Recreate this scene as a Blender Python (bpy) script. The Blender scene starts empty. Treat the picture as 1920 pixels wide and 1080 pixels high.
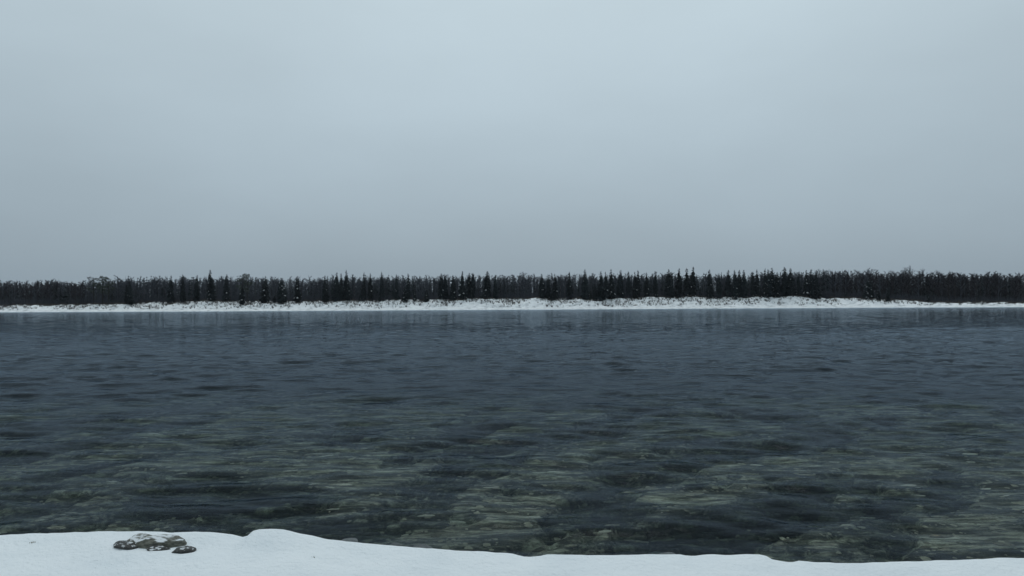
import bpy, math, random
import numpy as np
from mathutils import Matrix

random.seed(7)
rng = np.random.default_rng(7)
scene = bpy.context.scene
col = scene.collection

# ------------------------------------------------------------------ camera
CAM_H = 5.0
LENS_PX = 1387.0                      # focal length in pixels of a 1920 px wide frame
PITCH = math.atan(20.7 / LENS_PX)
ROLL = math.radians(0.30)
F0 = np.array([0, math.cos(PITCH), math.sin(PITCH)])
R0 = np.array([1.0, 0, 0])
U0 = np.array([0, -math.sin(PITCH), math.cos(PITCH)])
CR = math.cos(ROLL) * R0 - math.sin(ROLL) * U0
CU = math.sin(ROLL) * R0 + math.cos(ROLL) * U0
cam_data = bpy.data.cameras.new('camera')
cam_data.sensor_width = 36.0
cam_data.lens = 36.0 * LENS_PX / 1920.0
cam_data.clip_start = 0.1
cam_data.clip_end = 20000.0
cam = bpy.data.objects.new('camera', cam_data)
col.objects.link(cam)
cam.matrix_world = Matrix(((CR[0], CU[0], -F0[0], 0.0), (CR[1], CU[1], -F0[1], 0.0),
                           (CR[2], CU[2], -F0[2], CAM_H), (0, 0, 0, 1)))
scene.camera = cam


def at(px, py, Y):
    """the point at distance Y across the river that a pixel of the photograph looks at"""
    d = F0 + CR * ((px - 960.0) / LENS_PX) + CU * ((540.0 - py) / LENS_PX)
    t = Y / d[1]
    return np.array([d[0] * t, Y, CAM_H + d[2] * t])


# ------------------------------------------------------------------ sky and sun (overcast)
SUN_EL = math.radians(52.0)
SUN_AZ = math.radians(4.0)            # clockwise from +Y: ahead, a little to the right
SUN_DIR = (math.sin(SUN_AZ) * math.cos(SUN_EL), math.cos(SUN_AZ) * math.cos(SUN_EL), math.sin(SUN_EL))

world = bpy.data.worlds.new('World')
scene.world = world
world.use_nodes = True
nt = world.node_tree
nt.nodes.clear()


def nd(tree, typ, **kw):
    n = tree.nodes.new(typ)
    for k, v in kw.items():
        if k == 'inp':
            for i, x in v.items():
                n.inputs[i].default_value = x
        else:
            setattr(n, k, v)
    return n


L = nt.links.new
sky = nd(nt, 'ShaderNodeTexSky', sky_type='NISHITA', sun_disc=False, sun_elevation=SUN_EL, sun_rotation=SUN_AZ,
         air_density=1.0, dust_density=3.0, ozone_density=1.5)
tc = nd(nt, 'ShaderNodeTexCoord')
sep = nd(nt, 'ShaderNodeSeparateXYZ')
L(tc.outputs['Generated'], sep.inputs[0])
# overcast cloud deck: luminance climbs from the horizon to the zenith
ramp = nd(nt, 'ShaderNodeValToRGB')
ramp.color_ramp.interpolation = 'B_SPLINE'
els = ramp.color_ramp.elements
SKY = [(0.0, (3.06, 3.86, 4.54)), (0.06, (3.38, 4.22, 4.88)), (0.14, (3.90, 4.84, 5.50)), (0.24, (4.48, 5.50, 6.16)),
       (0.36, (4.95, 6.0, 6.6)), (0.6, (5.3, 6.4, 6.9)), (1.0, (5.8, 6.8, 7.3))]
els[0].position, els[1].position = SKY[0][0], SKY[-1][0]
for p, c in SKY[1:-1]:
    els.new(p)
for e, (p, c) in zip(sorted(els, key=lambda e: e.position), SKY):
    e.color = (c[0] / 10, c[1] / 10, c[2] / 10, 1)
L(sep.outputs['Z'], ramp.inputs['Fac'])
# faint, very soft cloud structure and the broad glow of the veiled sun
cmap = nd(nt, 'ShaderNodeMapping', inp={'Scale': (1.0, 1.0, 2.6)})
L(tc.outputs['Generated'], cmap.inputs[0])
cn = nd(nt, 'ShaderNodeTexNoise', inp={'Scale': 2.2, 'Detail': 5.0, 'Roughness': 0.5})
L(cmap.outputs[0], cn.inputs['Vector'])
dot = nd(nt, 'ShaderNodeVectorMath', operation='DOT_PRODUCT')
dot.inputs[1].default_value = SUN_DIR
L(tc.outputs['Generated'], dot.inputs[0])
glow = nd(nt, 'ShaderNodeMapRange', interpolation_type='SMOOTHSTEP', inp={'From Min': 0.45, 'From Max': 1.0, 'To Min': 8.55, 'To Max': 10.9})
L(dot.outputs['Value'], glow.inputs['Value'])
cvar = nd(nt, 'ShaderNodeMapRange', inp={'From Min': 0.3, 'From Max': 0.7, 'To Min': 0.945, 'To Max': 1.055})
L(cn.outputs['Fac'], cvar.inputs['Value'])
mul = nd(nt, 'ShaderNodeMath', operation='MULTIPLY')
L(glow.outputs[0], mul.inputs[0])
L(cvar.outputs[0], mul.inputs[1])
deck = nd(nt, 'ShaderNodeVectorMath', operation='SCALE')
L(ramp.outputs['Color'], deck.inputs[0])
L(mul.outputs[0], deck.inputs['Scale'])
mix = nd(nt, 'ShaderNodeMix', data_type='RGBA', inp={0: 0.97})
L(sky.outputs[0], mix.inputs[6])
L(deck.outputs[0], mix.inputs[7])
bg = nd(nt, 'ShaderNodeBackground', inp={'Strength': 0.1})
L(mix.outputs[2], bg.inputs['Color'])
wo = nd(nt, 'ShaderNodeOutputWorld')
L(bg.outputs[0], wo.inputs[0])

sun_data = bpy.data.lights.new('sun', 'SUN')
sun_data.energy = 0.5
sun_data.angle = math.radians(40)
sun_data.color = (1.0, 0.97, 0.93)
sun = bpy.data.objects.new('sun', sun_data)
col.objects.link(sun)
sun.rotation_euler = (math.pi / 2 - SUN_EL, 0, math.pi - SUN_AZ)
sun.location = (0, 100, 80)

scene.view_settings.view_transform = 'Standard'
scene.view_settings.look = 'None'
scene.view_settings.exposure = 0.0
scene.view_settings.gamma = 1.0
scene.cycles.max_bounces = 10
scene.cycles.transparent_max_bounces = 16
scene.cycles.caustics_refractive = True
scene.cycles.caustics_reflective = True


# ------------------------------------------------------------------ helpers
def tag(o, label=None, cat=None, group=None, kind=None):
    for k, v in (('label', label), ('category', cat), ('group', group), ('kind', kind)):
        if v:
            o[k] = v
    return o


def mesh_np(name, V, T, mat=None, smooth=False):
    V = np.asarray(V, np.float32).reshape(-1, 3)
    T = np.asarray(T, np.int32)
    n = T.shape[1]
    me = bpy.data.meshes.new(name)
    me.vertices.add(len(V))
    me.vertices.foreach_set('co', V.ravel())
    me.loops.add(T.size)
    me.loops.foreach_set('vertex_index', T.ravel())
    me.polygons.add(len(T))
    me.polygons.foreach_set('loop_start', np.arange(0, T.size, n, dtype=np.int32))
    me.polygons.foreach_set('use_smooth', np.full(len(T), smooth))
    me.update(calc_edges=True)
    if mat:
        me.materials.append(mat)
    return me


def link(name, me, parent=None):
    o = bpy.data.objects.new(name, me)
    col.objects.link(o)
    o.parent = parent
    return o


def grid(xs, ys, zfun):
    X, Y = np.meshgrid(xs, ys)
    Z = zfun(X, Y)
    V = np.stack([X, Y, Z], -1).reshape(-1, 3)
    nx, ny = len(xs), len(ys)
    i = np.arange((ny - 1) * nx).reshape(ny - 1, nx)[:, :-1].ravel()
    return V, np.stack([i, i + 1, i + 1 + nx, i + nx], -1)


def _hash(ix, iy, seed):
    h = (ix.astype(np.int64) * 374761393 + iy.astype(np.int64) * 668265263 + seed * 1274126177) & 0x7fffffff
    h = ((h ^ (h >> 13)) * 1274126177) & 0x7fffffff
    return ((h ^ (h >> 16)) & 0xffff) / 65535.0


def vnoise(x, y, seed=0):
    ix, iy = np.floor(x), np.floor(y)
    fx, fy = x - ix, y - iy
    fx, fy = fx * fx * fx * (fx * (fx * 6 - 15) + 10), fy * fy * fy * (fy * (fy * 6 - 15) + 10)
    a, b = _hash(ix, iy, seed), _hash(ix + 1, iy, seed)
    c, d = _hash(ix, iy + 1, seed), _hash(ix + 1, iy + 1, seed)
    return (a + (b - a) * fx) * (1 - fy) + (c + (d - c) * fx) * fy


def fbm(x, y, seed=0, oct=4, gain=0.5):
    s, a, t = 0, 1.0, 0
    for k in range(oct):
        s = s + a * (vnoise(x * 2 ** k + 17.3 * k, y * 2 ** k - 9.1 * k, seed + k) - 0.5)
        t += a
        a *= gain
    return s / t * 2


def sstep(a, b, x):
    t = np.clip((x - a) / (b - a), 0, 1)
    return t * t * (3 - 2 * t)


# ------------------------------------------------------------------ materials
def new_mat(name):
    m = bpy.data.materials.new(name)
    m.use_nodes = True
    m.node_tree.nodes.clear()
    return m, m.node_tree


def add_snow_dust(m, lo, hi):
    t = m.node_tree
    b = next(n for n in t.nodes if n.type == 'BSDF_PRINCIPLED')
    src = b.inputs['Base Color'].links[0].from_socket
    ge = nd(t, 'ShaderNodeNewGeometry')
    sp = nd(t, 'ShaderNodeSeparateXYZ')
    t.links.new(ge.outputs['Normal'], sp.inputs[0])
    tcx = nd(t, 'ShaderNodeTexCoord')
    ns = nd(t, 'ShaderNodeTexNoise', inp={'Scale': 2.6, 'Detail': 4.0})
    t.links.new(tcx.outputs['Object'], ns.inputs['Vector'])
    ad = nd(t, 'ShaderNodeMath', operation='MULTIPLY_ADD', inp={1: 1.3})
    t.links.new(ns.outputs['Fac'], ad.inputs[0])
    t.links.new(sp.outputs['Z'], ad.inputs[2])
    mr = nd(t, 'ShaderNodeMapRange', inp={'From Min': lo, 'From Max': hi})
    t.links.new(ad.outputs[0], mr.inputs['Value'])
    mx_ = nd(t, 'ShaderNodeMix', data_type='RGBA', inp={7: (0.74, 0.77, 0.79, 1)})
    t.links.new(mr.outputs[0], mx_.inputs[0])
    t.links.new(src, mx_.inputs[6])
    t.links.new(mx_.outputs[2], b.inputs['Base Color'])


def noise_mat(name, stops, scale=3.0, detail=5.0, rough=0.9, bump=0.0, bump_scale=20.0, bump_dist=0.02, per_object=0.0, spec=0.3,
              vscale=(1, 1, 1), noise_rough=0.55):
    """base colour = ramp over object-space noise, optional per-object brightness change and fine bump"""
    m, t = new_mat(name)
    k = t.links.new
    tcn = nd(t, 'ShaderNodeTexCoord')
    mp = nd(t, 'ShaderNodeMapping', inp={'Scale': vscale})
    k(tcn.outputs['Object'], mp.inputs[0])
    ns = nd(t, 'ShaderNodeTexNoise', inp={'Scale': scale, 'Detail': detail, 'Roughness': noise_rough})
    k(mp.outputs[0], ns.inputs['Vector'])
    rp = nd(t, 'ShaderNodeValToRGB')
    e = rp.color_ramp.elements
    e[0].position, e[1].position = stops[0][0], stops[-1][0]
    for p, c in stops[1:-1]:
        e.new(p)
    for el, (p, c) in zip(sorted(e, key=lambda q: q.position), stops):
        el.color = (*c, 1)
    k(ns.outputs['Fac'], rp.inputs['Fac'])
    out_col = rp.outputs['Color']
    if per_object:
        oi = nd(t, 'ShaderNodeObjectInfo')
        mr = nd(t, 'ShaderNodeMapRange', inp={'To Min': 1 - per_object, 'To Max': 1 + per_object})
        k(oi.outputs['Random'], mr.inputs['Value'])
        sc = nd(t, 'ShaderNodeVectorMath', operation='SCALE')
        k(out_col, sc.inputs[0])
        k(mr.outputs[0], sc.inputs['Scale'])
        out_col = sc.outputs[0]
    b = nd(t, 'ShaderNodeBsdfPrincipled', inp={'Roughness': rough, 'Specular IOR Level': spec})
    k(out_col, b.inputs['Base Color'])
    if bump:
        bn = nd(t, 'ShaderNodeTexNoise', inp={'Scale': bump_scale, 'Detail': 4.0})
        k(tcn.outputs['Object'], bn.inputs['Vector'])
        bp = nd(t, 'ShaderNodeBump', inp={'Strength': bump, 'Distance': bump_dist})
        k(bn.outputs['Fac'], bp.inputs['Height'])
        k(bp.outputs[0], b.inputs['Normal'])
    o = nd(t, 'ShaderNodeOutputMaterial')
    k(b.outputs[0], o.inputs[0])
    return m


M_SNOW = noise_mat('snow', [(0.3, (0.76, 0.805, 0.835)), (0.55, (0.825, 0.86, 0.88)), (0.8, (0.85, 0.88, 0.895))], scale=0.9, rough=0.85,
                   bump=0.9, bump_scale=16.0, bump_dist=0.035, spec=0.2)
M_FARSNOW = noise_mat('bank_snow', [(0.29, (0.12, 0.118, 0.115)), (0.38, (0.58, 0.60, 0.62)), (0.53, (0.84, 0.855, 0.865)), (0.8, (0.88, 0.89, 0.90))],
                      scale=0.35, detail=6, rough=0.9, bump=0.5, bump_scale=0.8, bump_dist=0.4, spec=0.2, noise_rough=0.62)
M_BARK = noise_mat('conifer_bark', [(0.3, (0.018, 0.017, 0.018)), (0.7, (0.035, 0.032, 0.033))], scale=6, per_object=0.2)
M_NEEDLE = noise_mat('spruce_needles', [(0.3, (0.007, 0.011, 0.014)), (0.7, (0.017, 0.024, 0.027))], scale=5, per_object=0.3)
M_PINE = noise_mat('pine_needles', [(0.3, (0.028, 0.036, 0.03)), (0.7, (0.055, 0.066, 0.052))], scale=5, per_object=0.2)
M_TWIG = noise_mat('bare_twigs', [(0.3, (0.023, 0.026, 0.034)), (0.7, (0.055, 0.060, 0.073))], scale=4, per_object=0.3)
M_TWIG_RED = noise_mat('bare_red_brown_twigs', [(0.3, (0.015, 0.0145, 0.019)), (0.7, (0.034, 0.031, 0.038))], scale=4, per_object=0.25)
M_BIRCHBARK = noise_mat('birch_bark', [(0.35, (0.03, 0.03, 0.032)), (0.6, (0.10, 0.10, 0.108))], scale=9, per_object=0.3)
M_BRUSH = noise_mat('dry_brush', [(0.3, (0.035, 0.032, 0.03)), (0.7, (0.085, 0.075, 0.065))], scale=2.0, per_object=0.3)
M_BOUGHSNOW = noise_mat('bough_snow', [(0.3, (0.5, 0.52, 0.53)), (0.7, (0.74, 0.76, 0.77))], scale=3)
M_ROCK = noise_mat('grey_rock', [(0.3, (0.055, 0.058, 0.052)), (0.5, (0.14, 0.14, 0.115)), (0.75, (0.26, 0.255, 0.215))], scale=5.0, detail=7,
                   rough=0.8, bump=0.7, bump_scale=14, bump_dist=0.02, per_object=0.2)
M_FROST = noise_mat('frosted_rock', [(0.3, (0.06, 0.07, 0.07)), (0.6, (0.15, 0.165, 0.17)), (0.8, (0.4, 0.43, 0.44))], scale=9, rough=0.85, bump=0.6, bump_scale=14,
                    bump_dist=0.02, per_object=0.2)
M_DARKROCK = noise_mat('dark_wet_rock', [(0.3, (0.018, 0.02, 0.022)), (0.7, (0.06, 0.06, 0.055))], scale=6.0, rough=0.5, bump=0.6,
                       bump_scale=14, bump_dist=0.02)
add_snow_dust(M_ROCK, 1.52, 1.68)
add_snow_dust(M_DARKROCK, 1.62, 1.75)
M_STONE = noise_mat('bed_stone', [(0.3, (0.08, 0.082, 0.064)), (0.7, (0.34, 0.33, 0.25))], scale=2.5, per_object=0.35, rough=0.8)
M_PALE = noise_mat('pale_bed_stone', [(0.3, (0.36, 0.36, 0.30)), (0.7, (0.70, 0.69, 0.58))], scale=4, per_object=0.25, rough=0.8)
M_BED = noise_mat('gravel_bed', [(0.32, (0.022, 0.026, 0.026)), (0.46, (0.06, 0.064, 0.052)), (0.52, (0.16, 0.165, 0.128)), (0.585, (0.36, 0.365, 0.285)), (0.68, (0.68, 0.68, 0.55))],
                  scale=2.6, detail=9, noise_rough=0.74, vscale=(0.24, 1, 1), rough=0.9, bump=0.8, bump_scale=9, bump_dist=0.08)
M_GRASS = noise_mat('dry_grass', [(0.3, (0.10, 0.09, 0.06)), (0.7, (0.28, 0.25, 0.17))], scale=8)

# water: reflecting, refracting surface with wind ripples, absorbing body
M_WATER, t = new_mat('river_water')
k = t.links.new
tcn = nd(t, 'ShaderNodeTexCoord')


def ripple(scale, vs, rot, detail, w):
    mp = nd(t, 'ShaderNodeMapping', inp={'Scale': vs, 'Rotation': (0, 0, math.radians(rot))})
    k(tcn.outputs['Object'], mp.inputs[0])
    ns = nd(t, 'ShaderNodeTexNoise', inp={'Scale': scale, 'Detail': detail, 'Roughness': 0.5})
    k(mp.outputs[0], ns.inputs['Vector'])
    m = nd(t, 'ShaderNodeMath', operation='MULTIPLY', inp={1: w})
    k(ns.outputs['Fac'], m.inputs[0])
    return m.outputs[0]


def addn(a, b):
    m = nd(t, 'ShaderNodeMath', operation='ADD')
    k(a, m.inputs[0])
    k(b, m.inputs[1])
    return m.outputs[0]


hgt = addn(ripple(2.2, (0.5, 1, 1), 6, 3, 0.030), ripple(6.0, (0.45, 1, 1), -8, 2, 0.008))
bp = nd(t, 'ShaderNodeBump', inp={'Strength': 1.0, 'Distance': 1.0})
k(hgt, bp.inputs['Height'])
fr = nd(t, 'ShaderNodeFresnel', inp={'IOR': 1.24})
k(bp.outputs[0], fr.inputs['Normal'])
fm = nd(t, 'ShaderNodeMath', operation='MULTIPLY', inp={1: 0.56})
fp = nd(t, 'ShaderNodeMath', operation='POWER', inp={1: 1.3})
k(fr.outputs[0], fp.inputs[0])
k(fp.outputs[0], fm.inputs[0])
refr = nd(t, 'ShaderNodeBsdfRefraction', inp={'Color': (0.93, 0.97, 0.97, 1), 'Roughness': 0.02, 'IOR': 1.33})
glos = nd(t, 'ShaderNodeBsdfGlossy', inp={'Color': (0.75, 0.875, 1.0, 1), 'Roughness': 0.03})
k(bp.outputs[0], refr.inputs['Normal'])
k(bp.outputs[0], glos.inputs['Normal'])
mx = nd(t, 'ShaderNodeMixShader')
k(fm.outputs[0], mx.inputs[0])
k(refr.outputs[0], mx.inputs[1])
k(glos.outputs[0], mx.inputs[2])
va = nd(t, 'ShaderNodeVolumeAbsorption', inp={'Color': (0.44, 0.51, 0.47, 1), 'Density': 1.45})
o = nd(t, 'ShaderNodeOutputMaterial')
k(mx.outputs[0], o.inputs['Surface'])
k(va.outputs[0], o.inputs['Volume'])

# ------------------------------------------------------------------ the setting
SHORE_Y = 350.0


def shore_y(x):
    return SHORE_Y + 3.5 * np.sin(x / 61.0) + 6.0 * fbm(x / 34.0, x * 0, 51, 4)


BASE_PX = np.array([[-700, 573], [0, 573], [200, 572], [300, 567], [394, 565], [600, 565], [760, 562.5], [900, 560.5], [1140, 559.5], [1300, 557.5],
                    [1450, 556.5], [1540, 558.5], [1650, 562], [1760, 567], [1920, 569.5], [2600, 568]], float)
_bx = np.array([at(p[0], p[1], 380.0) for p in BASE_PX])


def bank_top(x):
    return np.interp(x, _bx[:, 0], _bx[:, 2])


def far_z(x, y):
    d = y - shore_y(x)
    H = bank_top(x)
    beach = np.where(d < 0, d * 0.09, d * 0.055 + 0.10)
    beach = np.maximum(beach, -3.4)
    rise0 = 10 + 4 * fbm(x / 16.0, x * 0 + 3, 60, 3)
    w = sstep(0, 1, (d - rise0) / (17 + 5 * fbm(x / 12.0, x * 0 + 7, 61, 2)))
    bumps = (fbm(x / 7.0, y / 5.0, 5, 4) * 1.0 + fbm(x / 1.9, y / 1.6, 9, 2) * 0.4) * sstep(5, 14, d) * (1 - sstep(34, 60, d) * 0.7)
    z = beach * (1 - w) + H * w + bumps * np.where(d < 26, 1.0, 0.6)
    return z + sstep(200, 2500, d) * 3


def near_edge_px(px):
    P = np.array([[-600, 1012], [0, 1003], [150, 1000], [250, 997], [400, 998], [430, 1002], [452, 1008], [463, 1008], [472, 994], [500, 992], [530, 995], [570, 1002], [620, 1014],
                  [720, 1024], [850, 1034], [1000, 1040], [1100, 1042], [1300, 1041], [1425, 1041], [1445, 1046], [1480, 1050], [1530, 1053], [1620, 1057],
                  [1700, 1056], [1800, 1052], [1920, 1047], [2500, 1040]], float)
    return np.interp(px, P[:, 0], P[:, 1])


EDGE_Y = 9.0
_ex = np.array([at(p, near_edge_px(p), EDGE_Y) for p in np.arange(-600, 2500, 10)])


_es = np.convolve(np.pad(_ex[:, 2], 20, 'edge'), np.hanning(41) / np.hanning(41).sum(), 'valid')


def near_z(x, y):
    ze = np.interp(x, _ex[:, 0], _ex[:, 2])
    edge = EDGE_Y
    inland = np.clip(edge - y, 0, 100)
    zs_ = np.interp(x, _ex[:, 0], _es)
    ze = ze + 0.022 * fbm(x / 0.5, x * 0 + 1.5, 78, 4, 0.6) - 0.028 * sstep(0.30, 0.6, fbm(x / 0.55, x * 0 + 4.5, 79, 3))
    ze = ze + (zs_ - ze) * sstep(0.02, 0.55, inland)
    z = ze - 0.035 * np.minimum(inland, 1.5) + (1.93 - ze) * sstep(0.8, 5, inland) + (0.045 * fbm(x / 0.9, y / 0.5, 72, 4) + 0.018 * fbm(x / 0.25, y / 0.2, 77, 3)) * sstep(-0.2, 0.5, inland)
    z = z + sstep(3, 7, inland) * 0.5 + fbm(x / 3.0, y / 3.0, 74, 2) * 0.06 * sstep(1.2, 4, inland)
    out = np.clip(y - edge, 0, 10)
    drop = 0.25 * sstep(0, 0.5, out) + 2.3 * sstep(0.25, 3.6, out) + 0.8 * sstep(2.5, 6, out)
    rough = 0.16 * fbm(x / 0.7, y / 0.6, 73, 3) * sstep(0.3, 0.9, out)
    return z - drop + rough


def bed_z(x, y):
    # gravel ridges running out and along the current, pools between them, then the deep channel
    a = math.atan2(0.86, 0.5)
    u = x * math.cos(a) + y * math.sin(a)
    v = -x * math.sin(a) + y * math.cos(a)
    warp = fbm(x / 5.0, y / 5.0, 33, 2) * 1.6
    r = fbm(u / 4.2, (v + warp) / 1.6, 31, 5, 0.62)
    r2 = fbm(x / 9.0, y / 7.0, 35, 2)
    shelf = -0.36 + 2.6 * np.clip(r + 0.06, -0.6, 0.12) + 0.35 * r2
    shelf = np.minimum(shelf, -0.14 + 0.05 * r2) + 0.05 * fbm(x / 0.8, y / 0.35, 39, 2) - 0.024 * np.clip(y - 17, 0, 40)
    lim = 37.0 + 4 * fbm(x / 14.0, y * 0 + 2, 36, 3)
    w = sstep(lim - 5, lim + 16, y)
    deep = -3.0 + 0.4 * fbm(x / 12.0, y / 12.0, 37, 2)
    z = shelf * (1 - w) + deep * w
    return z - 0.5 * sstep(13.5, 11, y)


def axis(fine0, fine1, step, far0, far1, growth=1.35):
    a = list(np.arange(fine0, fine1 + step * .5, step))
    s, p, lo = step, fine0, []
    while p > far0:
        s *= growth
        p -= s
        lo.append(max(p, far0))
    s, p, hi = step, a[-1], []
    while p < far1:
        s *= growth
        p += s
        hi.append(min(p, far1))
    return np.array(lo[::-1] + a + hi)


V, Fq = grid(axis(-300, 300, 0.8, -3000, 3000), axis(346, 402, 0.8, 318, 6000), far_z)
tag(link('far_bank', mesh_np('far_bank', V, Fq, M_FARSNOW, True)), kind='structure')
V, Fq = grid(axis(-11, 11, 0.07, -400, 400), axis(7, 14, 0.07, -200, 16), near_z)
near_bank = tag(link('near_bank', mesh_np('near_bank', V, Fq, M_SNOW, True)), kind='structure')
V, Fq = grid(axis(-34, 34, 0.2, -3000, 3000), axis(11, 56, 0.2, 8, 345), bed_z)
tag(link('river_bed', mesh_np('river_bed', V, Fq, M_BED, True)), kind='structure')

# the river: a closed body of water whose top carries real waves
def wave_z(X, Y, dy):
    wr = np.random.default_rng(3)
    gust = 0.75 + 0.55 * fbm(X / 38.0 + 5, Y / 22.0, 81, 3)
    gust = np.clip(gust, 0.3, 1.5)
    Z = np.zeros_like(X)
    n = 46
    for i in range(n):
        lam = 0.75 * (6.5 / 0.75) ** (i / (n - 1)) * wr.uniform(.9, 1.1)
        th = math.radians(90 + wr.normal(0, 27))
        kx, ky = 2 * math.pi / lam * math.cos(th), 2 * math.pi / lam * math.sin(th)
        slope = 0.041 if lam < 2.6 else 0.021
        Z += slope * lam / (2 * math.pi) * np.sin(kx * X + ky * Y + wr.uniform(0, 6.28) + 1.5 * fbm(X / (lam * 4), Y / (lam * 4), 100 + i, 1)) * sstep(1.6, 3.2, lam / dy)
    # the water lies calmer in the lee of the far wood
    return Z * gust * (0.25 + 0.45 * sstep(9.6, 16, Y) + 0.3 * sstep(16, 40, Y)) * (1 - sstep(62, 165, Y) * .82)


rows = [9.6]
while rows[-1] < 365:
    rows.append(rows[-1] + max(0.12, rows[-1] * 0.0066))
rows = np.array(rows)
uu = np.concatenate([[-60, -25, -10, -5, -3, -2, -1.5, -1.2], np.linspace(-1, 1, 640), [1.2, 1.5, 2, 3, 5, 10, 25, 60]])
X = uu[None, :] * (0.74 * rows[:, None] + 6)
X[:, 0], X[:, -1] = -3000, 3000
X = np.clip(X, -3000, 3000)
Yw = np.repeat(rows[:, None], len(uu), 1)
Z = wave_z(X, Yw, np.gradient(rows)[:, None])
Z[:, :8] = 0
Z[:, -8:] = 0
nx, ny = len(uu), len(rows)
V = np.stack([X, Yw, Z], -1).reshape(-1, 3)
i0 = np.arange((ny - 1) * nx).reshape(ny - 1, nx)[:, :-1].ravel()
Fq = np.stack([i0, i0 + 1, i0 + 1 + nx, i0 + nx], -1)
# skirt down the four sides and a bottom, so that the volume is closed
ring = np.concatenate([np.arange(nx), np.arange(1, ny) * nx + nx - 1, (ny - 1) * nx + np.arange(nx - 2, -1, -1), np.arange(ny - 2, 0, -1) * nx])
low = V[ring].copy()
low[:, 2] = -4.6
lo_i = len(V) + np.arange(len(ring))
nxt = np.roll(np.arange(len(ring)), -1)
side = np.stack([ring, lo_i, lo_i[nxt], ring[nxt]], -1)
V = np.concatenate([V, low, [[0, 180, -4.6]]])
ctr = len(V) - 1
me = mesh_np('river_water', V, np.concatenate([Fq, side]), M_WATER, True)
import bmesh
bm = bmesh.new()
bm.from_mesh(me)
bm.verts.ensure_lookup_table()
bm.faces.new([bm.verts[q] for q in lo_i[::-1]])
bm.verts.remove(bm.verts[ctr])
bm.to_mesh(me)
bm.free()
tag(link('river_water', me), kind='structure')


# ------------------------------------------------------------------ tree meshes (unit height, base at the origin)
class TB:
    def __init__(s):
        s.V, s.T = [], []

    def tri(s, a, b, c):
        i = len(s.V)
        s.V += [a, b, c]
        s.T.append((i, i + 1, i + 2))

    def quad(s, a, b, c, d):
        i = len(s.V)
        s.V += [a, b, c, d]
        s.T += [(i, i + 1, i + 2), (i, i + 2, i + 3)]

    def tube(s, pts, rad, n=5):
        base = len(s.V)
        for p, r in zip(pts, rad):
            for j in range(n):
                an = 2 * math.pi * j / n
                s.V.append((p[0] + r * math.cos(an), p[1] + r * math.sin(an), p[2]))
        for i in range(len(pts) - 1):
            for j in range(n):
                a, b = base + i * n + j, base + i * n + (j + 1) % n
                s.T += [(a, b, b + n), (a, b + n, a + n)]

    def twig(s, p, q, w):
        """a thin three-sided twig from p to q"""
        d = np.subtract(q, p)
        l = np.linalg.norm(d) + 1e-9
        d = d / l
        a = np.cross(d, (0.31, 0.5, 0.81))
        a /= np.linalg.norm(a) + 1e-9
        b = np.cross(d, a)
        i = len(s.V)
        for j in range(3):
            an = 2 * math.pi * j / 3
            s.V.append(tuple(np.add(p, (a * math.cos(an) + b * math.sin(an)) * w)))
        s.V.append(tuple(q))
        s.T += [(i, i + 1, i + 3), (i + 1, i + 2, i + 3), (i + 2, i, i + 3)]

    def mesh(s, name, mat):
        return mesh_np(name, s.V, s.T, mat)


def make_spruce(R, width, snow, bare=0.06, whorls=27, nbr=9):
    tr, cr, sn = TB(), TB(), TB()
    lean = R.uniform(-0.012, 0.012), R.uniform(-0.012, 0.012)
    tr.tube([(lean[0] * z * z, lean[1] * z * z, z) for z in (-0.03, 0.0, 0.4, 0.8, 0.99)], [0.016, 0.014, 0.010, 0.005, 0.001])
    gap = R.uniform(0.0, 6.28)
    for i in range(whorls):
        f = (i + R.uniform(-0.3, 0.3)) / (whorls - 1)
        z = bare + (0.975 - bare) * max(0, min(1, f))
        prof = 1.1 * (1 - z) ** 0.62 * (0.62 + 0.38 * min(1, (z - bare) / 0.12)) + 0.05
        for j in range(nbr if z < 0.75 else nbr - 3):
            an = R.uniform(0, 6.283)
            ln = width * prof * R.choice([0.55, 0.8, 1.0, 1.0, 1.15, 1.3]) * (0.85 + 0.2 * math.cos(an - gap))
            droop = ln * R.uniform(0.25, 0.65) if z < 0.85 else -ln * R.uniform(0.1, 0.5)
            ca, sa = math.cos(an), math.sin(an)
            ox, oy = lean[0] * z * z, lean[1] * z * z
            w = ln * R.uniform(0.22, 0.36)
            th = 0.012 + 0.02 * prof
            c0 = (ox, oy, z + th)
            m1 = (ox + ca * ln * .6 - sa * w, oy + sa * ln * .6 + ca * w, z - droop * .45 - th)
            m2 = (ox + ca * ln * .6 + sa * w, oy + sa * ln * .6 - ca * w, z - droop * .45 - th)
            tp = (ox + ca * ln, oy + sa * ln, z - droop)
            md = (ox + ca * ln * .55, oy + sa * ln * .55, z - droop * .3 + th * .3)
            cr.tri(c0, m1, md); cr.tri(c0, md, m2); cr.tri(m1, tp, md); cr.tri(md, tp, m2)
            cr.tri(md, tp, (ox + ca * ln * .62, oy + sa * ln * .62, z - droop * .9 - 0.03))
            if R.random() < snow * (1.2 - z):
                e = 0.006
                g = lambda p, f=0.6: (md[0] + (p[0] - md[0]) * f, md[1] + (p[1] - md[1]) * f, md[2] + (p[2] - md[2]) * f + e)
                sn.tri(g(c0, .3), g(m1), g(md)); sn.tri(g(c0, .3), g(md), g(m2)); sn.tri(g(m1), g(tp), g(md)); sn.tri(g(md), g(tp), g(m2))
    return [('trunk', tr.mesh('spruce_trunk', M_BARK)), ('crown', cr.mesh('spruce_crown', M_NEEDLE))] + \
        ([('bough_snow', sn.mesh('bough_snow', M_BOUGHSNOW))] if sn.T else [])


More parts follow.
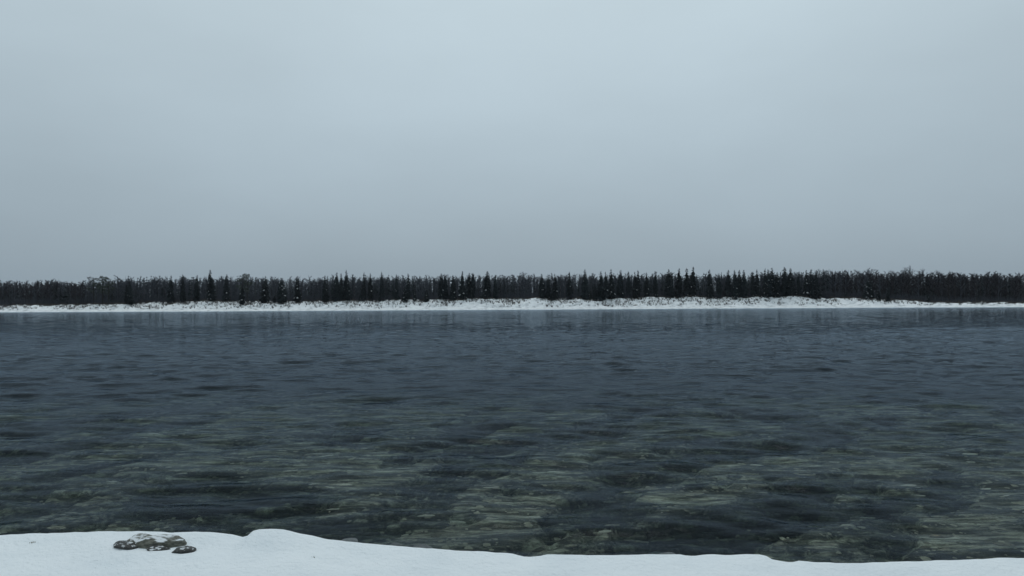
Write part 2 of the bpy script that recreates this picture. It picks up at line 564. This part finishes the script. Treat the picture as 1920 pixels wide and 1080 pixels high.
def make_pine(R):
    tr, cr, sn = TB(), TB(), TB()
    tr.tube([(0, 0, -0.03), (0.004, 0, 0.3), (0.012, 0.006, 0.65), (0.01, 0, 0.93)], [0.02, 0.017, 0.012, 0.003], 6)
    for c in range(17):
        z = 0.42 + 0.55 * (c / 16) ** 0.85
        an = R.uniform(0, 6.28)
        rr = R.uniform(0.35, 1.0) * 0.21 * math.sin(math.pi * min(1, max(0.15, (1.06 - z) / 0.66))) ** 0.7
        cx, cy = rr * math.cos(an), rr * math.sin(an)
        tr.twig((0.01, 0, z - 0.05), (cx, cy, z), 0.006)
        rad = R.uniform(0.05, 0.085)
        for q in range(42):
            d = np.array([R.gauss(0, 1), R.gauss(0, 1), R.gauss(0, 0.6)])
            d /= np.linalg.norm(d)
            p = np.array([cx, cy, z]) + d * rad * R.uniform(0.5, 1.1) * np.array([1.25, 1.25, 0.7])
            s1, s2 = np.random.default_rng(q + c * 50).normal(0, 0.017, (2, 3))
            cr.tri(tuple(p), tuple(p + s1), tuple(p + s2))
        if R.random() < 0.4:
            for q in range(6):
                p = np.array([cx + R.uniform(-.05, .05), cy + R.uniform(-.05, .05), z + rad * 0.62])
                sn.tri(tuple(p), tuple(p + (0.03, 0.004, 0)), tuple(p + (0.012, 0.025, 0.003)))
    return [('trunk', tr.mesh('pine_trunk', M_BARK)), ('crown', cr.mesh('pine_crown', M_PINE)), ('bough_snow', sn.mesh('bough_snow', M_BOUGHSNOW))]


def bare_arrays(R, spread, nb=17, nt=11, tw=0.004, low=0.15):
    tr, cr = TB(), TB()
    kx, ky = R.uniform(-.03, .03), R.uniform(-.03, .03)
    tr.tube([(0, 0, -0.03), (kx * .3, ky * .3, 0.3), (kx, ky, 0.65), (kx * 1.2, ky * .8, 0.95)], [0.013, 0.0105, 0.007, 0.002], 5)
    for i in range(nb):
        z = low + (0.93 - low) * (i + R.random()) / nb
        an = R.uniform(0, 6.283)
        ln = spread * R.uniform(0.6, 1.1) * (0.45 + 0.75 * math.sin(math.pi * min(1, (1.03 - z) * 1.15)))
        p0 = np.array([kx * min(1, z / .65), ky * min(1, z / .65), z])
        p1 = p0 + np.array([math.cos(an) * ln, math.sin(an) * ln, ln * R.uniform(0.7, 1.5)])
        p1[2] = min(p1[2], z + (1.03 - z) * R.uniform(.45, 1.0))
        cr.twig(p0, p1, tw * 1.6)
        for j in range(nt):
            f = R.uniform(0.2, 0.95)
            q0 = p0 + (p1 - p0) * f
            a2 = an + R.uniform(-1.3, 1.3)
            l2 = ln * R.uniform(0.3, 0.65)
            q1 = q0 + np.array([math.cos(a2) * l2, math.sin(a2) * l2, l2 * R.uniform(0.2, 1.5)])
            q1[2] = min(q1[2], max(p1[2], z) + 0.02)
            cr.twig(q0, q1, tw)
    for j in range(6):
        z = R.uniform(.72, .9)
        p0 = np.array([kx * 1.1 + R.uniform(-.03, .03) * spread * 8 * (1 - z), ky + R.uniform(-.03, .03), z])
        cr.twig(p0, p0 + np.array([R.uniform(-.025, .025), R.uniform(-.025, .025), R.uniform(.1, .2)]), tw)
    return tr, cr


def make_bare(R, spread, birch=False, red=False, **kw):
    tr, cr = bare_arrays(R, spread, **kw)
    return [('trunk', tr.mesh('bare_trunk', M_BIRCHBARK if birch else M_BARK)), ('crown', cr.mesh('bare_crown', M_TWIG_RED if red else M_TWIG))]


def place(name, parts, loc, sx, sz, rz, label, cat, group):
    e = bpy.data.objects.new(name, None)
    e.empty_display_size = 0.5
    col.objects.link(e)
    e.location = loc
    e.rotation_euler = (0, 0, rz)
    e.scale = (sx, sx, sz)
    tag(e, label, cat, group)
    for n, me in parts:
        c = link(n, me, e)
        if n == 'bough_snow':
            c['kind'] = 'stuff'
    return e


R = random.Random(11)
SPRUCE = [make_spruce(R, w, 0.03) for w in (0.175, 0.16, 0.19, 0.165)]
SPRUCE_SNOWY = [make_spruce(R, w, 0.2) for w in (0.16, 0.18, 0.145)]
PINES = [make_pine(R) for _ in range(2)]
BARE = [make_bare(R, s) for s in (0.13, 0.11, 0.15, 0.12)]
BIRCH = [make_bare(R, s, birch=True) for s in (0.13, 0.11)]
ROUND = [make_bare(R, 0.2, nb=18, nt=10, low=0.45)]
RED = [make_bare(R, s, red=True, low=0.1) for s in (0.15, 0.17)]


def ground(x, y):
    return float(far_z(np.array([[x]]), np.array([[y]]))[0, 0])


def plant(name, parts, px, top_py, Y, width, label, cat, group, h_min=1.5):
    Y = Y - SHORE_Y + float(shore_y(np.array(at(px, top_py, 375.0)[0])))
    p = at(px, top_py, Y)
    g = ground(p[0], Y)
    h = max(h_min, p[2] - g)
    return place(name, parts, (p[0], Y, g - 0.05), h * width, h, R.uniform(0, 6.28), label, cat, group)


# slim spruces that stand above the bare wood: (pixel column, pixel row of the tip, girth, snowy)
TALL = [(321, 518, 1.0, 0), (342, 516, .8, 0), (370, 517, .8, 0), (394, 507.5, 1.05, 1), (425, 516, .9, 0), (609, 518, 1, 0), (632, 512, .8, 0), (640, 513.5, .75, 0), (649, 508, .8, 0), (683, 512, .7, 0),
        (694, 514, .7, 0), (715, 511, .75, 0), (743, 516, .7, 0), (765, 514.5, 1, 0), (827, 514, .9, 0), (836, 516, 1, 0), (849, 517, 1, 0), (867, 510, 1.05, 1), (880, 513, .9, 0), (887, 513, .8, 0),
        (914, 510, 1.25, 0), (928, 517, .8, 0), (1015, 515, 1, 0), (1027, 516, .9, 0), (1040, 515, .9, 0), (1068, 511, 1, 0), (1097, 506.5, .9, 0), (1127, 510, 1.0, 0), (1135, 511, .8, 0), (1146, 506.5, 1.15, 1),
        (1164, 507.5, .9, 0), (1178, 510, .85, 0), (1190, 511, .8, 0), (1196, 508, .9, 0), (1212, 512, .8, 0), (1228, 509.5, .8, 0), (1254, 506, 1.1, 0), (1260, 511, .8, 0), (1274, 504.5, .85, 0), (1287, 503.5, 1.0, 0),
        (1300, 501.5, .95, 0), (1330, 507, 1, 0), (1348, 514, .8, 0), (1366, 507.5, 1, 0), (1377, 507.5, .9, 0), (1387, 507.5, 1.05, 0), (1395, 507.5, .9, 0), (1412, 511, .8, 0), (1419, 507, .8, 0), (1435, 505, .8, 0),
        (1440, 506, .8, 0), (1447, 503.5, 1.05, 1), (1457, 512, 1.2, 1), (1470, 502, 1.2, 0), (1482, 504, 1.0, 0), (1496, 513, .8, 0), (1511, 508, 1.15, 1), (1521, 506.5, 1.05, 1), (1531, 508, .9, 0)]
for i, (px, py, gth, sn) in enumerate(TALL):
    v = SPRUCE_SNOWY[i % 3] if sn else SPRUCE[i % 4]
    gap = min(abs(px - q[0]) for q in TALL if q[0] != px)
    girth = 'slender' if gth < .84 else ('stout' if gth > 1.04 else 'narrow')
    where = 'crowded against another spire' if gap < 10 else ('standing apart among bare treetops' if gap > 15 else 'in the loose row of spires')
    lab = f"tall {girth} {'snow-flecked' if sn else 'dark'} spruce topping the far wood, {where}"
    grp = f"tall {girth} {'snow-flecked' if sn else 'dark'} spruces {where}"
    if px == 394:
        lab = 'lone tall spruce spire standing clear above the low bare wood'
    if px == 914:
        lab = 'broad dark spruce, widest of the tall ones, above the smooth snow slope'
    plant('spruce_tree', v, px, py - 2.2, 375 + R.uniform(-1, 3), gth, lab, 'spruce', None if px in (394, 914) else grp)
# spruces at the bank edge, lower than the wood behind them
EDGE = [(243, 527, 1.1, 0), (237, 533, 1, 0), (455, 532, 1.35, 1), (498, 517, 1.2, 1), (527, 520, 1.35, 1), (557, 517, 1.15, 1), (653, 525, 1.2, 1), (515, 553, 1.6, 0), (676, 550, 1.6, 0),
        (712, 549, 1.2, 0), (760, 537, 1.4, 1), (777, 540, 1.2, 1), (800, 539, 1.3, 1), (848, 545, 1.4, 0), (873, 540, 1.3, 1), (885, 537, 1.2, 1), (1016, 540, 1.3, 0), (1036, 538, 1.2, 0), (1107, 541, 1.3, 1),
        (1115, 530, 1.2, 0), (1232, 536, 1.3, 1), (1270, 541, 1.4, 1), (1330, 538, 1.2, 1), (1380, 538, 1.3, 1), (1424, 533, 1.3, 1), (1437, 528, 1.2, 1), (1462, 540, 1.2, 1), (1485, 537, 1.4, 1), (1495, 538, 1.2, 1),
        (1537, 541, 1.4, 1), (1586, 544, 1.4, 1), (1627, 521, 1.25, 1), (1633, 526, 1.1, 1), (1646, 540, 1.4, 1), (1740, 550, 1.3, 0), (1665, 541, 1.2, 0)]
for i, (px, py, gth, sn) in enumerate(EDGE):
    v = SPRUCE_SNOWY[i % 3] if sn else SPRUCE[i % 4]
    lab = 'short spruce with snowy boughs at the bank edge, lower than the wood' if sn else 'short plain dark spruce at the bank edge, lower than the wood'
    grp = 'short snowy spruces along the far bank' if sn else 'short dark spruces along the far bank'
    if px == 1627:
        lab, grp = 'isolated snow-flecked spruce before the dense dark red-brown thicket, taller of a pair', None
    if px == 455:
        lab, grp = 'bushy spruce with heavily snowed drooping boughs below a round pine top', None
    plant('spruce_tree', v, px, py, 373 + R.uniform(-1, 1.5), gth, lab, 'spruce', grp)
for px, py, w in ((176, 519.5, 1.1), (193, 517.5, 1.25), (203, 519, .9), (455, 513, 1.0), (463, 514, .8)):
    plant('pine_tree', PINES[int(px) % 2], px, py, 373 + R.uniform(0, 3), w, 'round-topped pine with snow-flecked clumps among lower bare trees' if px < 400
          else 'round-topped pine behind the bushy snowy spruce', 'pine',
          'pines in the low bare wood' if px < 400 else 'pines behind the snowy spruce')

SKYLINE = np.array([[-700, 526], [0, 526], [150, 525], [220, 523], [260, 520], [300, 519], [360, 519], [500, 519.5], [560, 520], [620, 518], [760, 518], [820, 517], [900, 516], [960, 515], [1140, 514], [1300, 512.5],
                    [1400, 512], [1540, 510], [1620, 508], [1700, 508.5], [1760, 510.5], [1850, 511.5], [1920, 511.5], [2600, 511]], float)


def skyline(px):
    return np.interp(px, SKYLINE[:, 0], SKYLINE[:, 1])


# a few round bare crowns that stand out of the skyline
for px, py, w in ((980, 510, .9), (1707, 498.5, .75), (1627, 503, 1), (1693, 504.5, .8), (1605, 506, 1), (1560, 506.5, .9), (1535, 505.5, 1.1), (1730, 505.5, .7), (1760, 507, .8)):
    plant('bare_tree', ROUND[0], px, py, 392 + R.uniform(0, 8), w,
          'tallest rounded leafless crown above the dark thicket' if px == 1707 else 'rounded leafless treetop standing a little above the far wood', 'bare tree',
          None if px == 1707 else 'rounded bare crowns above the wood')
# front rows of the leafless wood, one by one
n_bare = 0
for px in np.linspace(-15, 1935, 172):
    px = px + R.uniform(-5, 5)
    kind = 'red' if (px > 1560 and R.random() < .85) or (px < 160 and R.random() < .7) else ('birch' if R.random() < 0.22 else 'grey')
    par = {'red': RED, 'birch': BIRCH, 'grey': BARE}[kind]
    lab = {'red': 'leafless red-brown tree in the dense thicket of the far bank', 'birch': 'leafless pale-stemmed birch in the front of the far wood',
           'grey': 'leafless grey tree in the front of the far wood'}[kind]
    plant('bare_tree', par[R.randrange(len(par))], px, skyline(px) + R.choice([-1, 1, 3, 4, 6, 8, 11, 15]), 379 + R.uniform(0, 15), R.uniform(0.8, 1.2), lab, 'bare tree',
          {'red': 'red-brown bare trees of the thicket', 'birch': 'pale-stemmed birches of the far wood', 'grey': 'grey bare trees of the far wood'}[kind])


# the rest of the wood, row behind row, as one mass per kind
def merged(bases, items):
    Vs, Ts, off = [], [], 0
    for bi, (x, y, z), sx, sz, rz in items:
        V0, T0 = bases[bi]
        c, s = math.cos(rz) * sx, math.sin(rz) * sx
        W = np.stack([V0[:, 0] * c - V0[:, 1] * s + x, V0[:, 0] * s + V0[:, 1] * c + y, V0[:, 2] * sz + z], -1)
        Vs.append(W)
        Ts.append(T0 + off)
        off += len(V0)
    return np.concatenate(Vs), np.concatenate(Ts)


def arr(tbs):
    V0 = np.concatenate([np.array(b.V, float) for b in tbs])
    T0, off = [], 0
    for b in tbs:
        T0.append(np.array(b.T) + off)
        off += len(b.V)
    return V0, np.concatenate(T0)


LOW_BARE = [arr(bare_arrays(R, s, nb=13, nt=7, tw=0.0085, low=0.06)) for s in (0.15, 0.13, 0.17)]


def low_spruce(R, w):
    b = TB()
    for i in range(11):
        z = 0.05 + 0.9 * i / 10
        pr = 1.1 * (1 - z) ** 0.62 + 0.04
        for j in range(6):
            an = R.uniform(0, 6.28)
            ln = w * pr * R.uniform(0.6, 1.3)
            b.tri((0, 0, z + 0.04), (math.cos(an - .35) * ln, math.sin(an - .35) * ln, z - ln * .5), (math.cos(an + .35) * ln, math.sin(an + .35) * ln, z - ln * .6))
    b.tube([(0, 0, -.02), (0, 0, .98)], [0.012, 0.001], 3)
    return arr([b])


LOW_SPRUCE = [low_spruce(R, w) for w in (0.12, 0.14)]
grey_items, red_items, con_items = [], [], []
for r_i in range(2700):
    Y = 384 + 110 * R.random() ** 1.2
    px = R.uniform(-420, 2340)
    top = skyline(px) + 4.2 + R.gauss(0, 3.2) + R.choice([0, 0, 0, 3, 6]) + 3.0 * float(fbm(np.array(px / 45.), np.array(Y / 30.), 97, 2))
    p = at(px, top, Y)
    g = ground(p[0], Y)
    h = max(2.0, p[2] - g)
    red = (px > 1560 and R.random() < .8) or (px < 160 and R.random() < .55)
    conif = R.random() < (0.08 if px < 600 or px > 1560 else 0.22)
    if conif:
        p2 = at(px, top - R.uniform(-1, 4.5), Y)
        h = max(2.0, p2[2] - g)
        con_items.append((R.randrange(2), (p[0], Y, g - .1), h * R.uniform(.8, 1.1), h, R.uniform(0, 6.28)))
    else:
        (red_items if red else grey_items).append((R.randrange(3), (p[0], Y, g - .1), h * R.uniform(.8, 1.25), h, R.uniform(0, 6.28)))
for r_i in range(2600):
    Y = 425 + 190 * R.random()
    px = R.uniform(-420, 2340)
    p = at(px, skyline(px) + 10.5 + R.gauss(0, 3.2), Y)
    g = ground(p[0], Y)
    h = max(2.0, p[2] - g)
    con_items.append((R.randrange(2), (p[0], Y, g - .1), h * R.uniform(.8, 1.2), h, R.uniform(0, 6.28)))
for nm, items, bases, mt, lb in (('bare_wood', grey_items, LOW_BARE, M_TWIG, 'dense grey leafless wood behind the front trees of the far bank'),
                                 ('bare_thicket', red_items, LOW_BARE, M_TWIG_RED, 'dense red-brown leafless thicket behind the front trees'),
                                 ('spruce_wood', con_items, LOW_SPRUCE, M_NEEDLE, 'dark spruces mixed through the wood behind the front trees')):
    V, T = merged(bases, items)
    tag(link(nm, mesh_np(nm, V, T, mt)), lb, 'wood', kind='stuff')


# ------------------------------------------------------------------ brush on the far bank
def brush(R, n=16, tw=0.024):
    b = TB()
    for i in range(n):
        an, ln = R.uniform(0, 6.28), R.uniform(0.5, 1.0)
        p = np.array([R.uniform(-.12, .12), R.uniform(-.12, .12), -0.08])
        q = p + np.array([math.cos(an) * .5 * ln, math.sin(an) * .5 * ln, ln])
        b.twig(p, q, tw)
        for j in range(2):
            m = p + (q - p) * R.uniform(.35, .8)
            a2 = R.uniform(0, 6.28)
            b.twig(m, m + np.array([math.cos(a2) * .25, math.sin(a2) * .25, .3]), tw * .7)
    return b


BR = [brush(R) for _ in range(4)]
BR_ME = [b.mesh('shrub_twigs', M_BRUSH) for b in BR]
for i in range(230):
    px = R.uniform(0, 1920)
    d = R.choice([R.uniform(13, 22), R.uniform(16, 30)])
    x = at(px, 560, 368)[0]
    y = float(shore_y(np.array(x))) + d
    s = R.uniform(0.7, 1.7)
    o = link('bare_shrub', BR_ME[i % 4])
    o.location = (x, y, ground(x, y))
    o.scale = (s * R.uniform(.8, 1.4), s, s)
    o.rotation_euler = (0, 0, R.uniform(0, 6.28))
    tag(o, 'small bare shrub poking out of the snowy far bank', 'shrub', 'bare shrubs on the snowy far bank')
BRA = [arr([b]) for b in BR]
items = []
for i in range(4200):
    px = R.uniform(-420, 2340)
    x = at(px, 550, 380)[0]
    y = float(shore_y(np.array(x))) + 25 + 60 * R.random() ** 1.5
    x = x * y / 380
    s = R.uniform(2.5, 5.5) * (0.75 if y < 380 else 1.0)
    items.append((i % 4, (x, y, ground(x, y)), s * 0.8, s, R.uniform(0, 6.28)))
V, T = merged([arr([b]) for b in [brush(R, 14, 0.018) for _ in range(4)]], items)
tag(link('undergrowth', mesh_np('undergrowth', V, T, M_TWIG)), 'dark leafless undergrowth between the trunks of the far wood', 'undergrowth', kind='stuff')
BRA = [arr([b]) for b in [brush(R, 12, 0.018) for _ in range(4)]]
items = []
for i in range(6500):
    x = R.uniform(-420, 420)
    d = (R.uniform(13, 30) if fbm(np.array(x / 9.), np.array(i * 0.), 95, 3) + R.uniform(-.5, .5) > .05 else R.triangular(17, 31, 26))
    y = float(shore_y(np.array(x))) + d
    s = R.uniform(0.5, 1.6) * (1 + (d > 28) * 0.4)
    items.append((i % 4, (x, y, ground(x, y)), s * 1.2, s, R.uniform(0, 6.28)))
V, T = merged(BRA, items)
tag(link('bank_brush', mesh_np('bank_brush', V, T, M_BRUSH)), 'tangled dry undergrowth along the top of the far bank', 'brush', kind='stuff')


# ------------------------------------------------------------------ stones on the shallow bed
def stone_arrays(R, flat=0.5, sub=1):
    import bmesh
    bm = bmesh.new()
    bmesh.ops.create_icosphere(bm, subdivisions=sub, radius=1.0)
    ph = [R.uniform(0, 6.28) for _ in range(6)]
    V0 = np.array([v.co[:] for v in bm.verts])
    T0 = np.array([[v.index for v in f.verts] for f in bm.faces])
    bm.free()
    n = 1 + 0.16 * np.sin(V0[:, 0] * 2.3 + ph[0]) + 0.13 * np.sin(V0[:, 1] * 3.1 + ph[1]) + 0.12 * np.sin(V0[:, 2] * 2.7 + ph[2] + V0[:, 0] * 1.9) \
        + 0.06 * np.sin(V0[:, 0] * 7 + ph[3]) * np.sin(V0[:, 1] * 6 + ph[4])
    V0 = V0 * n[:, None]
    V0[:, 2] *= flat
    return V0, T0


ST = [stone_arrays(R, R.uniform(.45, .7), 2) for _ in range(6)]
ST_ME = [mesh_np('stone', v, f, M_STONE, True) for v, f in ST]
PALE_ME = [mesh_np('pale_stone', v, f, M_PALE, True) for v, f in ST[:4]]


def bz(x, y):
    return float(bed_z(np.array([[x]]), np.array([[y]]))[0, 0])


def water_point(px, py):
    d = F0 + CR * ((px - 960.0) / LENS_PX) + CU * ((540.0 - py) / LENS_PX)
    t_ = CAM_H / -d[2]
    return d[0] * t_, d[1] * t_


PALES = [(710, 803), (915, 747), (1595, 776), (1535, 793), (1612, 753), (1090, 762), (1025, 753), (890, 773), (1245, 812), (1110, 758), (1000, 772), (1500, 752), (1670, 752), (700, 800),
         (560, 870), (290, 812), (120, 855), (820, 832), (1060, 803), (1180, 858), (1330, 833), (1420, 868), (1230, 985), (1290, 988), (1165, 990), (860, 965), (1530, 967), (1740, 957), (1450, 952),
         (460, 890), (640, 905), (770, 918), (950, 846), (1045, 880), (1700, 905), (1820, 848), (330, 745), (490, 742), (405, 780), (610, 760)]
PALES += [(R.uniform(-20, 1940), 745 + 255 * R.random() ** 1.2) for _ in range(150)]
for i, (px, py) in enumerate(PALES):
    x, y = water_point(px, py)
    s = R.uniform(0.07, 0.13) if i < 40 else R.uniform(0.035, 0.08)
    o = link('pale_stone', PALE_ME[i % 4])
    z = max(bz(x, y), -0.45)
    o.scale = (s * R.uniform(1.8, 3.0), s * 1.0, s * 0.7)
    o.location = (x, y, bz(x, y) + s * 0.2)
    o.rotation_euler = (0, 0, R.uniform(-.35, .35))
    tag(o, 'pale stone showing through the shallow water among darker cobbles', 'stone', 'pale stones on the shallow river bed')
cand = []
while len(cand) < 300:
    y = R.uniform(14, 30)
    x = R.uniform(-.72, .72) * y
    if fbm(np.array(x / 3.), np.array(y / 3.), 90, 2) > -0.25:
        cand.append((x, y))
for i, (x, y) in enumerate(cand):
    s = R.choice([.05, .06, .07, .08, .09, .11, .14])
    o = link('river_stone', ST_ME[i % 6])
    o.scale = (s * R.uniform(1.4, 2.6), s, s * .8)
    o.location = (x, y, min(bz(x, y) + s * 0.2, -0.02 - s * .5))
    o.rotation_euler = (0, 0, R.uniform(-.5, .5))
    tag(o, 'olive-grey stone lying on the shallow river bed', 'stone', 'stones on the shallow river bed')
ST0 = [stone_arrays(R, R.uniform(.4, .6), 1) for _ in range(4)]
N = 9000
ys = 11.5 + 33 * np.array([R.random() ** 1.25 for _ in range(N)])
xs = (np.array([R.random() for _ in range(N)]) * 2 - 1) * (0.78 * ys + 2)
zs = bed_z(xs[None], ys[None])[0]
ss = np.array([R.choice([.02, .025, .03, .04, .05, .07]) for _ in range(N)])
items = [(R.randrange(4), (xs[i], ys[i], zs[i] + ss[i] * .15), ss[i] * R.uniform(1, 1.7), ss[i] * .8, R.uniform(-.6, .6)) for i in range(N)]
V, T = merged(ST0, items)
tag(link('river_cobbles', mesh_np('river_cobbles', V, T, M_STONE)), 'small cobbles covering the shallow river bed by the near shore', 'cobbles', kind='stuff')

# ------------------------------------------------------------------ near bank: half-buried boulder, snow-capped stones, dry tufts
def nz(x, y):
    return float(near_z(np.array([[x]]), np.array([[y]]))[0, 0])


def big_stone(name, px, py, Y, sx, sy, sz, mat, label, group=None, cap=True, seed=0, rz=0.0, sink=0.3):
    RR = random.Random(seed)
    V0, T0 = stone_arrays(RR, 1.0, 3)
    rn = np.random.default_rng(seed)
    # chipped facets
    for _ in range(9):
        n = rn.normal(size=3)
        n /= np.linalg.norm(n)
        dd = V0 @ n
        lim = rn.uniform(.68, .95)
        V0 = V0 - np.outer(np.clip(dd - lim, 0, None) * .9, n)
    x = at(px, py, Y)[0]
    e = bpy.data.objects.new(name, None)
    col.objects.link(e)
    e.location = (x, Y, nz(x, Y) + sz * (1 - 2 * sink) * 0.5)
    e.rotation_euler = (0, 0, rz)
    e.scale = (sx, sy, sz)
    link('stone', mesh_np('boulder', V0, T0, mat, False), e)
    if cap:
        up = V0[:, 2] > 0.35 + 0.2 * np.sin(V0[:, 0] * 4 + seed)
        keep = np.array([up[f].all() for f in T0])
        used = np.unique(T0[keep])
        mp = -np.ones(len(V0), int)
        mp[used] = np.arange(len(used))
        Vc = V0[used] * 1.03
        edge_d = np.clip(V0[used, 2] - 0.35, 0, 1)
        Vc[:, 2] += 0.04 + 0.15 * edge_d
        link('snow_cap', mesh_np('snow_cap', Vc, mp[T0[keep]], M_SNOW, True), e)
    tag(e, label, 'boulder', group)
    return e


big_stone('boulder', 305, 1012, 8.70, 0.34, 0.16, 0.11, M_ROCK, 'grey-olive boulder sunk in the near snow, biggest of its cluster', None, False, 3, 0.1, 0.6)
big_stone('boulder', 258, 1014, 8.68, 0.20, 0.13, 0.09, M_ROCK, 'grey-olive stone leaning against the biggest sunken boulder', None, False, 14, 0.3, 0.54)
big_stone('boulder', 346, 1033, 8.46, 0.14, 0.10, 0.06, M_DARKROCK, 'dark stone in the snow just below the right end of the big boulder', None, False, 5, 0.3, 0.48)
big_stone('boulder', 236, 1025, 8.55, 0.18, 0.09, 0.045, M_DARKROCK, 'low dark stone in the snow just below the left end of the big boulder', None, False, 8, -0.1, 0.48)
big_stone('boulder', 300, 1030, 8.50, 0.12, 0.08, 0.045, M_DARKROCK, 'small stone between the two dark stones in the near snow', None, False, 9, 0.2, 0.5)
for i, (px, py, Y, s, hz) in enumerate(((648, 1014, 9.3, .10, .06), (738, 1022, 9.3, .07, .05), (790, 1026, 9.35, .10, .05), (1246, 1041, 9.3, .11, .05))):
    e = big_stone('boulder', px, py, Y, s * 1.4, s, hz, M_FROST, 'small frosted grey stone on the water edge of the near bank', 'small stones on the near edge', False, 20 + i, R.uniform(-.4, .4), 0.3)
    e.location.z = at(px, py, Y)[2] - hz * 0.5


def tuft(px, py, Y, n, h, label, group=None):
    b = TB()
    for i in range(n):
        an = R.uniform(0, 6.28)
        p = np.array([R.gauss(0, h * .5), R.gauss(0, h * .25), -0.02])
        q = p + np.array([math.cos(an) * h * R.uniform(.2, .8), math.sin(an) * h * .4, h * R.uniform(.4, 1)])
        m = (p + q) / 2 + np.array([0, 0, h * .12])
        w = 0.0035
        b.quad(tuple(p + (-w, 0, 0)), tuple(p + (w, 0, 0)), tuple(m + (w, 0, 0)), tuple(m + (-w, 0, 0)))
        b.tri(tuple(m + (-w, 0, 0)), tuple(m + (w, 0, 0)), tuple(q))
    x = at(px, py, Y)[0]
    o = link('grass_tuft', b.mesh('dry_grass_blades', M_GRASS))
    o.location = (x, Y, nz(x, Y))
    tag(o, label, 'grass tuft', group)


tuft(262, 1012, 8.68, 70, 0.065, 'dry grass tuft against the front of the big boulder')
tuft(325, 1010, 8.66, 50, 0.055, 'dry grass tuft between the big boulder and the dark stone')
tuft(585, 1047, 8.43, 40, 0.028, 'tiny dry grass tips alone in the smooth near snow', 'tiny grass tips in the near snow')
tuft(62, 1022, 8.70, 30, 0.035, 'tiny dry grass tips alone in the smooth near snow', 'tiny grass tips in the near snow')

# ------------------------------------------------------------------ the damp air over the river
HZ = (-3100, 3100, -260, 6100, -6.0, 40.0)
hv = [(HZ[a], HZ[b], HZ[c]) for c in (4, 5) for b in (2, 3) for a in (0, 1)]
hf = [(0, 2, 3, 1), (4, 5, 7, 6), (0, 1, 5, 4), (2, 6, 7, 3), (0, 4, 6, 2), (1, 3, 7, 5)]
M_HAZE, t = new_mat('haze')
hz = nd(t, 'ShaderNodeVolumePrincipled', inp={'Color': (0.86, 0.93, 1.0, 1), 'Density': 0.000035})
o = nd(t, 'ShaderNodeOutputMaterial')
t.links.new(hz.outputs[0], o.inputs['Volume'])
tag(link('haze', mesh_np('haze', hv, hf, M_HAZE)), 'thin cold haze over the river', 'haze', kind='stuff')
